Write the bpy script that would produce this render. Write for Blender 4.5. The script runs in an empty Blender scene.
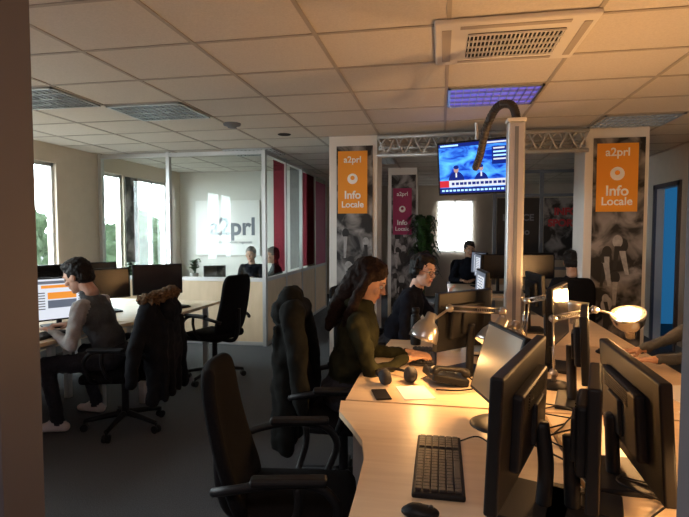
import bpy, bmesh, math, random
from mathutils import Vector as V, Matrix, noise
random.seed(7)
S=bpy.context.scene
COL=S.collection
CAMZ=1.55; CEIL=2.65

# ------------------------------------------------------------------ materials
def mat(name,col,rough=.6,metal=0,es=0,ecol=None,var=0,scale=40,bump=0,spec=.5,trans=0,coat=0):
    m=bpy.data.materials.new(name); m.use_nodes=True
    nt=m.node_tree; b=nt.nodes['Principled BSDF']
    b.inputs['Base Color'].default_value=(*col,1); b.inputs['Roughness'].default_value=rough
    b.inputs['Metallic'].default_value=metal; b.inputs['Specular IOR Level'].default_value=spec
    b.inputs['Coat Weight'].default_value=coat
    if es:
        b.inputs['Emission Color'].default_value=(*(ecol or col),1); b.inputs['Emission Strength'].default_value=es
    if var or bump:
        tc=nt.nodes.new('ShaderNodeTexCoord'); n=nt.nodes.new('ShaderNodeTexNoise')
        n.inputs['Scale'].default_value=scale; n.inputs['Detail'].default_value=6
        nt.links.new(tc.outputs['Object'],n.inputs['Vector'])
        if var:
            r=nt.nodes.new('ShaderNodeValToRGB')
            r.color_ramp.elements[0].color=(*[c*(1-var) for c in col],1); r.color_ramp.elements[0].position=.3
            r.color_ramp.elements[1].color=(*[min(1,c*(1+var)) for c in col],1); r.color_ramp.elements[1].position=.7
            nt.links.new(n.outputs['Fac'],r.inputs['Fac']); nt.links.new(r.outputs['Color'],b.inputs['Base Color'])
        if bump:
            bp=nt.nodes.new('ShaderNodeBump'); bp.inputs['Strength'].default_value=bump; bp.inputs['Distance'].default_value=.01
            nt.links.new(n.outputs['Fac'],bp.inputs['Height']); nt.links.new(bp.outputs['Normal'],b.inputs['Normal'])
    return m
def glassmat(name,tint=(.93,.96,.95),g=.025):
    m=bpy.data.materials.new(name); m.use_nodes=True; nt=m.node_tree; nt.nodes.clear()
    o=nt.nodes.new('ShaderNodeOutputMaterial'); mx=nt.nodes.new('ShaderNodeMixShader')
    t=nt.nodes.new('ShaderNodeBsdfTransparent'); gl=nt.nodes.new('ShaderNodeBsdfGlossy')
    t.inputs[0].default_value=(*tint,1); gl.inputs['Roughness'].default_value=.02; mx.inputs[0].default_value=g
    nt.links.new(t.outputs[0],mx.inputs[1]); nt.links.new(gl.outputs[0],mx.inputs[2]); nt.links.new(mx.outputs[0],o.inputs[0])
    return m
def woodmat(name,c1,c2,rough=.45,sc=(1,14,14)):
    m=bpy.data.materials.new(name); m.use_nodes=True; nt=m.node_tree; b=nt.nodes['Principled BSDF']
    tc=nt.nodes.new('ShaderNodeTexCoord'); mp=nt.nodes.new('ShaderNodeMapping'); mp.inputs['Scale'].default_value=sc
    n=nt.nodes.new('ShaderNodeTexNoise'); n.inputs['Scale'].default_value=3; n.inputs['Detail'].default_value=8
    r=nt.nodes.new('ShaderNodeValToRGB'); r.color_ramp.elements[0].color=(*c1,1); r.color_ramp.elements[1].color=(*c2,1)
    r.color_ramp.elements[0].position=.3; r.color_ramp.elements[1].position=.7
    nt.links.new(tc.outputs['Object'],mp.inputs[0]); nt.links.new(mp.outputs[0],n.inputs['Vector'])
    nt.links.new(n.outputs['Fac'],r.inputs[0]); nt.links.new(r.outputs[0],b.inputs['Base Color']); b.inputs['Roughness'].default_value=rough
    return m
def photomat(name,dark,light,scale=4,seed=0,pos=(.42,.62),es=0,stretch=(1,1,1)):
    m=bpy.data.materials.new(name); m.use_nodes=True; nt=m.node_tree; b=nt.nodes['Principled BSDF']
    tc=nt.nodes.new('ShaderNodeTexCoord'); mp=nt.nodes.new('ShaderNodeMapping'); mp.inputs['Location'].default_value=(seed,seed*2,0)
    mp.inputs['Scale'].default_value=stretch
    n=nt.nodes.new('ShaderNodeTexNoise'); n.inputs['Scale'].default_value=scale; n.inputs['Detail'].default_value=3; n.inputs['Distortion'].default_value=.6
    r=nt.nodes.new('ShaderNodeValToRGB'); r.color_ramp.elements[0].color=(*dark,1); r.color_ramp.elements[1].color=(*light,1)
    r.color_ramp.elements[0].position=pos[0]; r.color_ramp.elements[1].position=pos[1]
    nt.links.new(tc.outputs['Object'],mp.inputs[0]); nt.links.new(mp.outputs[0],n.inputs['Vector'])
    nt.links.new(n.outputs['Fac'],r.inputs[0]); b.inputs['Roughness'].default_value=.5
    if es:
        nt.links.new(r.outputs[0],b.inputs['Emission Color']); b.inputs['Emission Strength'].default_value=es; b.inputs['Base Color'].default_value=(.005,.005,.01,1)
        b.inputs['Specular IOR Level'].default_value=.1
    else: nt.links.new(r.outputs[0],b.inputs['Base Color'])
    return m
M={}
M['ceil']=mat('ceiling_tile',(.66,.62,.56),.9,var=.06,scale=90,bump=.15)
M['tbar']=mat('ceiling_bar',(.42,.38,.33),.6)
M['wall']=mat('painted_wall',(.62,.54,.44),.85,var=.03,scale=8)
M['jamb']=mat('door_jamb_paint',(.46,.34,.37),.7,var=.04,scale=6)
M['jamb2']=mat('door_jamb_edge',(.10,.09,.10),.6)
M['beige']=woodmat('partition_beige',(.62,.48,.31),(.7,.55,.37),.5,(3,3,1))
M['carpet']=mat('carpet',(.070,.076,.084),.97,var=.45,scale=160,bump=.5)
M['alu']=mat('aluminium',(.55,.55,.54),.4,.6)
M['white']=mat('white_paint',(.75,.73,.68),.6)
M['desk']=woodmat('desk_beech',(.64,.48,.31),(.72,.56,.37),.4)
M['black']=mat('black_plastic',(.008,.008,.009),.5,spec=.22)
M['blackm']=mat('black_matte',(.018,.018,.02),.8,var=.3,scale=60,bump=.2)
M['hose']=mat('grey_hose',(.055,.045,.04),.5)
M['chair']=mat('chair_fabric',(.008,.008,.009),.95,var=.3,scale=200,bump=.2,spec=.08)
M['screen']=mat('dark_screen',(.01,.01,.012),.2,spec=.5)
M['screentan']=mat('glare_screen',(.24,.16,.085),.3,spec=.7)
M['chrome']=mat('chrome',(.75,.73,.7),.22,1)
M['steel']=mat('lamp_steel',(.42,.4,.38),.28,.9)
M['key']=mat('key_caps',(.035,.033,.03),.5)
M['paper']=mat('paper',(.85,.83,.78),.7)
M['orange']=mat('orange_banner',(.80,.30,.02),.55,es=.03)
M['magenta']=mat('magenta_banner',(.34,.02,.10),.5)
M['txt']=mat('white_print',(.9,.88,.85),.6)
M['grey']=mat('grey_print',(.17,.19,.22),.6)
M['glass']=glassmat('partition_glass')
M['film']=glassmat('magenta_film',(.66,.25,.31),.05)
M['frost']=glassmat('pale_film',(.7,.7,.72),.1)
M['photo']=photomat('bw_photo_print',(.012,.012,.012),(.30,.29,.28),5,1)
M['photo2']=photomat('bw_photo_print_b',(.010,.010,.010),(.30,.28,.27),4.2,5)
M['micl']=mat('print_light_grey',(.36,.35,.34),.5,var=.25,scale=25)
M['micd']=mat('print_dark',(.02,.02,.02),.5)
M['skin']=mat('skin',(.50,.29,.19),.55,var=.06,scale=30,spec=.3)
M['skinp']=mat('skin_pale',(.62,.38,.28),.55,var=.06,scale=30,spec=.3)
M['eye']=mat('eye_dark',(.02,.012,.01),.2)
M['eyew']=mat('eye_white',(.7,.68,.65),.3)
M['lip']=mat('lips',(.42,.15,.12),.5)
M['hairbr']=mat('hair_brown',(.012,.005,.003),.7,var=.5,scale=90,bump=.4,spec=.15)
M['hairdk']=mat('hair_dark',(.008,.006,.005),.6,var=.5,scale=90,bump=.5,spec=.25)
M['hairgr']=mat('hair_grey',(.2,.18,.16),.5,var=.4,scale=90,bump=.5)
M['olive']=mat('olive_jacket',(.022,.023,.012),.95,var=.3,scale=18,bump=.3,spec=.1)
M['navy']=mat('navy_cloth',(.010,.011,.017),.95,var=.2,scale=20,bump=.2,spec=.1)
M['greycl']=mat('grey_cloth',(.07,.075,.08),.9,var=.12,scale=60,bump=.2)
M['ltgrey']=mat('light_sleeve',(.36,.35,.34),.9,var=.1,scale=60,bump=.2)
M['jeans']=mat('dark_jeans',(.02,.022,.03),.9,var=.3,scale=60)
M['shoe']=mat('sneaker_light',(.55,.5,.47),.6)
M['shoed']=mat('shoe_dark',(.03,.025,.02),.6)
M['fur']=mat('fur_collar',(.12,.07,.032),.95,var=.6,scale=70,bump=1)
M['coat']=mat('black_coat',(.007,.008,.011),.8,var=.3,scale=12,bump=.2,spec=.2)
M['coatg']=mat('dark_parka',(.008,.009,.008),.9,var=.3,scale=12,bump=.2,spec=.15)
M['leaf']=mat('leaf_green',(.02,.06,.012),.5,var=.3,scale=20)
M['pot']=mat('plant_pot',(.3,.28,.26),.6)
M['bulb']=mat('lamp_bulb',(1,.75,.4),.5,es=10,ecol=(1,.6,.25))
M['eWhite']=mat('screen_white',(.1,.1,.1),.3,es=.9,ecol=(.85,.9,1))
M['eOrange']=mat('screen_orange',(.1,.05,0),.3,es=.9,ecol=(1,.35,.05))
M['eBlue']=photomat('screen_news_picture',(.0,.02,.30),(.08,.38,1.0),5,3,(.38,.68),2.0,(1,1,2.2))
M['eBlue2']=mat('screen_deep_blue',(.0,.005,.02),.3,es=1,ecol=(.008,.02,.24),spec=.1)
M['eCyan']=mat('screen_cyan',(.0,.02,.05),.3,es=1.6,ecol=(.4,.7,1),spec=.1)
M['eRed']=mat('screen_red',(.1,0,0),.3,es=1,ecol=(.7,.03,.05),spec=.1)
M['eFace']=mat('screen_face',(.05,.03,.02),.3,es=.8,ecol=(.7,.42,.36),spec=.1)
M['ePic']=mat('screen_picture',(.05,.05,.05),.3,es=.5,ecol=(.25,.3,.4))
M['eTxt']=mat('screen_text',(.05,.05,.05),.3,es=.3,ecol=(.2,.22,.25))
M['ePurple']=mat('violet_tv_reflection',(.1,.1,.2),.3,es=.7,ecol=(.16,.13,.75))  # emission stands in for TV glow reflected in one ceiling fixture
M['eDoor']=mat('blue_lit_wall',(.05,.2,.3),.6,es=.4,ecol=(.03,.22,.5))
M['louv']=mat('louvre_metal',(.5,.52,.52),.3,.8)
M['dark']=mat('dark_cavity',(.02,.02,.02),.9)
M['refl']=mat('fixture_reflector',(.2,.24,.27),.4,es=.12,ecol=(.6,.75,.8))
M['red']=mat('red_print',(.45,.04,.05),.6)
M['tree']=mat('outside_tree',(.018,.028,.014),.9,var=.4,scale=8,spec=.1)
M['facade']=mat('outside_facade',(.06,.055,.055),.9)
M['facade2']=mat('outside_facade_window',(.015,.018,.022),.4)
M['asph']=mat('outside_ground',(.08,.08,.08),.9)

# ------------------------------------------------------------------ helpers
def link(o,parent=None,wp=None):
    COL.objects.link(o)
    if parent is not None:
        o.parent=parent
        if wp: o.matrix_parent_inverse=Matrix.Translation(wp).inverted()
    return o
def empty(name,loc=(0,0,0),rz=0):
    e=bpy.data.objects.new(name,None); e.location=loc; e.rotation_euler=(0,0,rz); e.empty_display_size=.1
    COL.objects.link(e); return e
def mesh_obj(name,bm,mats,parent=None,smooth=False,loc=(0,0,0),rot=(0,0,0),wp=None):
    me=bpy.data.meshes.new(name); bmesh.ops.recalc_face_normals(bm,faces=bm.faces[:]); bm.to_mesh(me); bm.free()
    for m in (mats if isinstance(mats,(list,tuple)) else [mats]): me.materials.append(m)
    if smooth:
        me.polygons.foreach_set('use_smooth',[True]*len(me.polygons))
    o=bpy.data.objects.new(name,me); o.location=loc; o.rotation_euler=rot
    return link(o,parent,wp)
def bcube(bm,c,s,mi=0,R=None,bev=0):
    T=Matrix.Translation(V(c)) @ (R.to_4x4() if R else Matrix.Identity(4)) @ Matrix.Diagonal((s[0],s[1],s[2],1))
    r=bmesh.ops.create_cube(bm,size=1,matrix=T)
    fs=set(f for v in r['verts'] for f in v.link_faces)
    for f in fs: f.material_index=mi
    if bev:
        es=list(set(e for v in r['verts'] for e in v.link_edges))
        rr=bmesh.ops.bevel(bm,geom=es,offset=bev,segments=3,affect='EDGES',profile=.5)
        for f in rr['faces']: f.material_index=mi
def box(name,c,s,m,parent=None,bev=.004,rot=(0,0,0),smooth=False,wp=None):
    bm=bmesh.new(); bcube(bm,(0,0,0),s,bev=min(bev,min(s)*.45) if bev else 0)
    return mesh_obj(name,bm,m,parent,smooth,c,rot,wp)
def frame_of(d):
    d=V(d).normalized(); up=V((0,0,1)) if abs(d.z)<.95 else V((1,0,0))
    a=up.cross(d).normalized(); b=d.cross(a); return a,b,d
def bring(bm,c,a,b,r,n): return [bm.verts.new(c+(a*math.cos(2*math.pi*i/n)+b*math.sin(2*math.pi*i/n))*r) for i in range(n)]
def bcyl(bm,p1,p2,r1,r2=None,n=14,mi=0):
    p1=V(p1);p2=V(p2); r2=r1 if r2 is None else r2
    a,b,d=frame_of(p2-p1); A=bring(bm,p1,a,b,r1,n); B=bring(bm,p2,a,b,r2,n)
    fs=[bm.faces.new((A[i],A[(i+1)%n],B[(i+1)%n],B[i])) for i in range(n)]
    fs.append(bm.faces.new(A[::-1])); fs.append(bm.faces.new(B))
    for f in fs: f.material_index=mi
def cyl(name,p1,p2,r,m,parent=None,r2=None,n=20,wp=None):
    bm=bmesh.new(); bcyl(bm,p1,p2,r,r2,n); return mesh_obj(name,bm,m,parent,False,wp=wp)
def catmull(pts,k=8):
    pts=[V(p) for p in pts]; out=[]
    P=[pts[0]*2-pts[1]]+pts+[pts[-1]*2-pts[-2]]
    for i in range(1,len(P)-2):
        for j in range(k):
            t=j/k; p0,p1,p2,p3=P[i-1],P[i],P[i+1],P[i+2]
            out.append(.5*((2*p1)+(p2-p0)*t+(2*p0-5*p1+4*p2-p3)*t*t+(3*p1-p0-3*p2+p3)*t**3))
    out.append(pts[-1]); return out
def btube(bm,pts,r,n=8,curve=True,mi=0,k=8):
    P=catmull(pts,k) if curve else [V(p) for p in pts]
    rings=[]; a=None
    for i,p in enumerate(P):
        d=(P[min(i+1,len(P)-1)]-P[max(i-1,0)]).normalized()
        if a is None: a,b,_=frame_of(d)
        else:
            a=(a-d*a.dot(d)).normalized(); b=d.cross(a)
        rr=r if not callable(r) else r(i/(len(P)-1))
        rings.append(bring(bm,p,a,b,rr,n))
    for A,B in zip(rings,rings[1:]):
        for i in range(n):
            f=bm.faces.new((A[i],A[(i+1)%n],B[(i+1)%n],B[i])); f.material_index=mi
    f=bm.faces.new(rings[0][::-1]); f.material_index=mi
    f=bm.faces.new(rings[-1]); f.material_index=mi
def tube(name,pts,r,m,parent=None,curve=True,wp=None,n=8):
    bm=bmesh.new(); btube(bm,pts,r,n,curve); return mesh_obj(name,bm,m,parent,True,wp=wp)
def lathe(name,prof,m,parent=None,loc=(0,0,0),axis=(0,0,1),n=28,wp=None,close=False):
    a,b,d=frame_of(axis); bm=bmesh.new(); rings=[]
    for r,z in prof: rings.append(bring(bm,V(loc)+d*z,a,b,max(r,.0005),n))
    for A,B in zip(rings,rings[1:]):
        for i in range(n): bm.faces.new((A[i],A[(i+1)%n],B[(i+1)%n],B[i]))
    if close: bm.faces.new(rings[0]); bm.faces.new(rings[-1])
    return mesh_obj(name,bm,m,parent,True,wp=wp)
def text(name,s,loc,size,m,parent=None,rz=0,align='CENTER',bold=0,wp=None,rx=math.pi/2):
    c=bpy.data.curves.new(name,'FONT'); c.body=s; c.size=size; c.extrude=.001; c.align_x=align; c.offset=bold
    c.materials.append(m); o=bpy.data.objects.new(name,c); o.location=loc; o.rotation_euler=(rx,0,rz)
    return link(o,parent,wp)
def poly_extrude(name,pts,z0,z1,m,parent=None,bev=.004,wp=None):
    bm=bmesh.new(); vs=[bm.verts.new((x,y,z0)) for x,y in pts]; f=bm.faces.new(vs)
    r=bmesh.ops.extrude_face_region(bm,geom=[f]); bmesh.ops.translate(bm,vec=(0,0,z1-z0),verts=[v for v in r['geom'] if isinstance(v,bmesh.types.BMVert)])
    return mesh_obj(name,bm,m,parent,False,wp=wp)

# blob: union of ellipsoids/capsules -> one continuous surface
def E(c,r,R=None,l=0): return ('e',V(c),V(r),R or Matrix.Identity(3),l)
def C(a,b,r1,r2,l=0): return ('c',V(a),V(b),r1,r2,l)
def sdf(p,q):
    if q[0]=='e':
        x=q[3].transposed()@(p-q[1]); k0=V((x.x/q[2].x,x.y/q[2].y,x.z/q[2].z)).length
        k1=V((x.x/q[2].x**2,x.y/q[2].y**2,x.z/q[2].z**2)).length
        return k0*(k0-1)/max(k1,1e-6)
    d=q[2]-q[1]; t=max(0,min(1,(p-q[1]).dot(d)/max(d.length_squared,1e-9)))
    return (p-(q[1]+d*t)).length-(q[3]+(q[4]-q[3])*t)
def blob(name,prims,voxel,mats,parent=None,wp=None,smooth=2,disp=0,dscale=12,displ=None):
    bm=bmesh.new()
    for q in prims:
        if q[0]=='e':
            T=Matrix.Translation(q[1])@q[3].to_4x4()@Matrix.Diagonal((*q[2],1))
            bmesh.ops.create_uvsphere(bm,u_segments=20,v_segments=14,radius=1,matrix=T)
        else:
            for c,r in ((q[1],q[3]),(q[2],q[4])):
                bmesh.ops.create_uvsphere(bm,u_segments=14,v_segments=10,radius=r,matrix=Matrix.Translation(c))
            if (q[2]-q[1]).length>1e-4: bcyl(bm,q[1],q[2],q[3],q[4],14)
    bmesh.ops.recalc_face_normals(bm,faces=bm.faces[:])
    me=bpy.data.meshes.new(name+'_t'); bm.to_mesh(me); bm.free()
    t=bpy.data.objects.new(name+'_t',me); COL.objects.link(t)
    md=t.modifiers.new('r','REMESH'); md.mode='VOXEL'; md.voxel_size=voxel; md.use_smooth_shade=True
    bpy.context.view_layer.update()
    dg=bpy.context.evaluated_depsgraph_get(); m2=bpy.data.meshes.new_from_object(t.evaluated_get(dg))
    bpy.data.objects.remove(t)
    bm=bmesh.new(); bm.from_mesh(m2)
    for _ in range(smooth): bmesh.ops.smooth_vert(bm,verts=bm.verts[:],factor=.5,use_axis_x=True,use_axis_y=True,use_axis_z=True)
    bm.normal_update()
    if len(mats)>1:
        for f in bm.faces:
            c=f.calc_center_median(); best=min(prims,key=lambda q:sdf(c,q)); f.material_index=best[-1]
    if disp:
        for v in bm.verts:
            if displ is not None and not any(f.material_index in displ for f in v.link_faces): continue
            v.co+=v.normal*disp*noise.fractal(v.co*dscale,.8,2.2,3)
    m2.materials.clear()
    bm.to_mesh(m2); bm.free(); m2.name=name
    for m in mats: m2.materials.append(m)
    m2.polygons.foreach_set('use_smooth',[True]*len(m2.polygons))
    o=bpy.data.objects.new(name,m2); return link(o,parent,wp)

# ------------------------------------------------------------------ people
def rotm(f,l,u): return Matrix((f,l,u)).transposed()
def ik(s,t,a,b,pole):
    d=t-s; L=min(d.length,(a+b)*.999); dn=d.normalized()
    x=(a*a-b*b+L*L)/(2*L); h=math.sqrt(max(a*a-x*x,0)); p=(pole-dn*pole.dot(dn)).normalized()
    return s+dn*x+p*h, s+dn*L
def make_hand(name,wr,d,n,side,skin,parent,wp,curl=.6,k=1.0):
    d=d.normalized(); side=(side-d*side.dot(d)).normalized(); n=d.cross(side); 
    if n.z<0 : n=-n
    R=rotm(d,side,n); P=[C(wr-d*.03*k,wr+d*.02*k,.024*k,.022*k),E(wr+d*.05*k,(.047*k,.04*k,.015*k),R)]
    for i,(o,ln) in enumerate(((.03,.072),(.010,.080),(-.010,.074),(-.028,.058))):
        b=wr+d*.080*k+side*o*k; sp=side*(o*.25)
        d1=(d+sp*2-n*.25*curl).normalized(); d2=(d-n*1.0*curl).normalized(); d3=(d*.5-n*1.3*curl).normalized()
        p1=b+d1*ln*.48*k; p2=p1+d2*ln*.32*k; p3=p2+d3*ln*.22*k
        P+=[C(b-d*.02*k,p1,.0088*k,.0082*k),C(p1,p2,.0080*k,.0074*k),C(p2,p3,.0072*k,.0062*k)]
    tb=wr+d*.025*k+side*.028*k; t1=tb+(d*.6+side*.8-n*.25).normalized()*.036*k; t2=t1+(d*1.0+side*.25-n*.3).normalized()*.032*k
    P+=[C(tb,t1,.012*k,.0098*k),C(t1,t2,.0095*k,.0075*k)]
    return blob(name,P,.0042,[skin],parent,wp,smooth=1)
def make_head(c,f,u,skin,hair,style,parent,wp,k=1.0,glasses=False,headset=False):
    f=f.normalized(); u=(u-f*u.dot(f)).normalized(); l=u.cross(f); R=rotm(f,l,u)
    W=lambda x,y,z: c+(f*x+l*y+u*z)*k
    Rk=lambda a,b,d:(a*k,b*k,d*k)
    P=[E(W(-.005,0,.025),Rk(.098,.076,.098),R),E(W(.022,0,-.045),Rk(.07,.058,.07),R),E(W(.062,0,-.092),Rk(.026,.027,.02),R),
       C(W(.086,0,.012),W(.108,0,-.022),.009*k,.0135*k),E(W(.098,.011,-.026),Rk(.008,.008,.007),R),E(W(.098,-.011,-.026),Rk(.008,.008,.007),R),
       C(W(.083,.045,.03),W(.09,.015,.028),.008*k,.008*k),C(W(.083,-.045,.03),W(.09,-.015,.028),.008*k,.008*k),
       E(W(.07,.04,-.025),Rk(.02,.018,.02),R),E(W(.07,-.04,-.025),Rk(.02,.018,.02),R),
       E(W(.088,0,-.055),Rk(.009,.022,.007),R,1),E(W(.086,0,-.064),Rk(.009,.019,.007),R,1),
       E(W(-.005,.08,-.005),Rk(.018,.008,.03),R),E(W(-.005,-.08,-.005),Rk(.018,.008,.03),R),
       C(W(-.02,0,-.05),W(-.045,0,-.15),.053*k,.056*k)]
    blob('head',P,.0055*k,[skin,M['lip']],parent,wp,smooth=2)
    for s in (1,-1):
        blob('eye_%s'%('l' if s>0 else 'r'),[E(W(.083,s*.031,.008),Rk(.011,.014,.009),R,0),E(W(.091,s*.031,.008),Rk(.006,.006,.006),R,1)],.0025,[M['eyew'],M['eye']],parent,wp,smooth=1)
        blob('brow_%s'%('l' if s>0 else 'r'),[C(W(.092,s*.016,.034),W(.084,s*.048,.036),.0045*k,.003*k)],.003,[hair],parent,wp,smooth=0)
    H=[E(W(-.022,0,.045),Rk(.102,.087,.1),R),E(W(-.05,0,-.01),Rk(.068,.08,.075),R)]
    ds=45
    if style=='long':
        ds=28
        H+=[E(W(.0,0,.07),Rk(.09,.082,.076),R)]
        for s in (1,-1):
            H+=[C(W(.005,s*.076,.05),W(-.01,s*.088,-.08),.024*k,.03*k),C(W(-.01,s*.088,-.08),W(-.01,s*.1,-.23),.032*k,.028*k),C(W(-.01,s*.1,-.23),W(.01,s*.085,-.31),.028*k,.012*k)]
        H+=[C(W(-.07,0,0),W(-.1,0,-.2),.07*k,.062*k),C(W(-.1,.03,-.2),W(-.1,.04,-.33),.052*k,.026*k),C(W(-.1,-.03,-.2),W(-.1,-.05,-.33),.052*k,.026*k)]
    elif style=='mess':
        for i in range(14):
            a=random.uniform(-1.3,1.3); b=random.uniform(-.1,1.2)
            H.append(E(W(.07*math.cos(a)*math.cos(b),.07*math.sin(a),.07+.05*math.sin(b)),Rk(.028,.024,.03),R))
    else:
        H+=[E(W(.01,.01,.09),Rk(.07,.07,.05),R),E(W(.05,.02,.095),Rk(.035,.045,.025),R)]
    blob('hair',H,.008*k,[hair],parent,wp,smooth=2,disp=.008,dscale=ds)
    if glasses:
        bm=bmesh.new()
        for s in (1,-1):
            pts=[W(.106,s*.034+.025*math.cos(t),.008+.018*math.sin(t)) for t in [i*math.pi/6 for i in range(13)]]
            btube(bm,pts,.0018,6,False); btube(bm,[W(.104,s*.058,.012),W(0,s*.082,.015)],.0018,6,False)
        btube(bm,[W(.108,-.01,.012),W(.108,.01,.012)],.0018,6,False)
        mesh_obj('glasses',bm,M['black'],parent,True,wp=wp)
    if headset:
        bm=bmesh.new()
        pts=[W(-.005,.098*math.sin(t),.03+.125*math.cos(t)) for t in [(-100+i*20)*math.pi/180 for i in range(11)]]
        btube(bm,pts,.007,8,True)
        for s in (1,-1): bcyl(bm,W(-.005,s*.08,0),W(-.005,s*.105,0),.034,.03,16)
        mesh_obj('headset',bm,M['black'],parent,True,wp=wp)
def seated(name,x,y,yaw,lean=10,handL=None,handR=None,feet=None,seat=.47,top=None,slv=None,leg=None,shoe=None,skin=None,hair=None,
           style='short',hy=0,hp=0,sx=0,k=1.0,glasses=False,headset=False,hood=False,cuff=.04,spread=.12,handdir=None):
    a=math.radians(yaw); F=V((math.cos(a),math.sin(a),0)); L=V((-math.sin(a),math.cos(a),0)); Z=V((0,0,1))
    top=top or M['navy']; slv=slv or top; leg=leg or M['jeans']; shoe=shoe or M['shoed']; skin=skin or M['skin']; hair=hair or M['hairdk']
    wp=V((x,y,0)); e=empty(name,wp)
    ln=math.radians(lean); U=Z*math.cos(ln)+F*math.sin(ln); G=F*math.cos(ln)-Z*math.sin(ln)
    pel=V((x,y,seat+.10)); R=rotm(G,L,U)
    bel=pel+U*.16*k; ch=pel+U*.33*k; nb=pel+U*.5*k
    P=[E(pel,(.125*k,.17*k,.115*k),R,2),E(bel-G*.005,(.115*k,.15*k,.15*k),R,0),E(ch+G*.005,(.118*k,.165*k,.17*k),R,0),
       E(pel+U*.42*k-G*.01,(.085*k,.15*k,.09*k),R,0),C(nb-U*.03,nb+U*.03,.062*k,.055*k,0)]
    if hood: P.append(E(nb-G*.06+U*.01,(.07,.11,.055),R,0))
    sh=[]
    for i,s in enumerate((1,-1)):
        p=pel+U*.435*k+L*s*.165*k; sh.append(p)
        P.append(C(pel+U*.43*k+L*s*.06,p,.06*k,.058*k,1))
    hands=[handL,handR]; wr=[]
    for i,s in enumerate((1,-1)):
        t=V(hands[i]) if hands[i] is not None else V((x,y,seat+.12))+F*.3+L*s*.13
        el,w=ik(sh[i],t,.285*k,.255*k,(-Z*1.0+L*s*.6-F*.35))
        P+=[C(sh[i],el,.056*k,.045*k,1),C(el,w,.044*k,.030*k,1)]
        wr.append((el,w))
    ft=feet or [V((x,y,0))+F*.42+L*.13,V((x,y,0))+F*.42-L*.13]
    for i,s in enumerate((1,-1)):
        hp_=pel+L*s*.09*k-Z*.01; an=V(ft[i]); an.z=.085
        kn,an2=ik(hp_,an,.44*k,.43*k,(Z*1.0+F*.5+L*s*.15))
        P+=[C(hp_,kn,.088*k,.062*k,2),C(kn,an2,.060*k,.042*k,2)]
        fd=(F+L*s*.15).normalized(); he=an2-fd*.05; he.z=.04; to=an2+fd*.15; to.z=.034
        P+=[C(he,to,.038*k,.032*k,3),C(an2,an2+fd*.08-Z*.035,.038*k,.03*k,3)]
    blob('body',P,.013,[top,slv,leg,shoe,skin],e,wp,smooth=3,disp=.012,dscale=14,displ=(0,1,2))
    for i,s in enumerate((1,-1)):
        el,w=wr[i]; d=(w-el).normalized()
        if handdir and handdir[i]: d=V(handdir[i]).normalized()
        else:
            d=(d*1.0); d.z*=.2; d=d.normalized()
        make_hand('hand_%s'%('l' if s>0 else 'r'),w+ (w-el).normalized()*.012,d,Z,-L*s,skin,e,wp)
    hl=math.radians(hy); Fh=F*math.cos(hl)+L*math.sin(hl); pz=math.radians(hp); Fh2=Fh*math.cos(pz)-Z*math.sin(pz); Uh=Z*math.cos(pz)+Fh*math.sin(pz)
    hc=nb+U*.07*k+Z*.085*k+Fh*.045*k+F*sx
    make_head(hc,Fh2,Uh,skin,hair,style,e,wp,k,glasses,headset)
    return e

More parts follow.
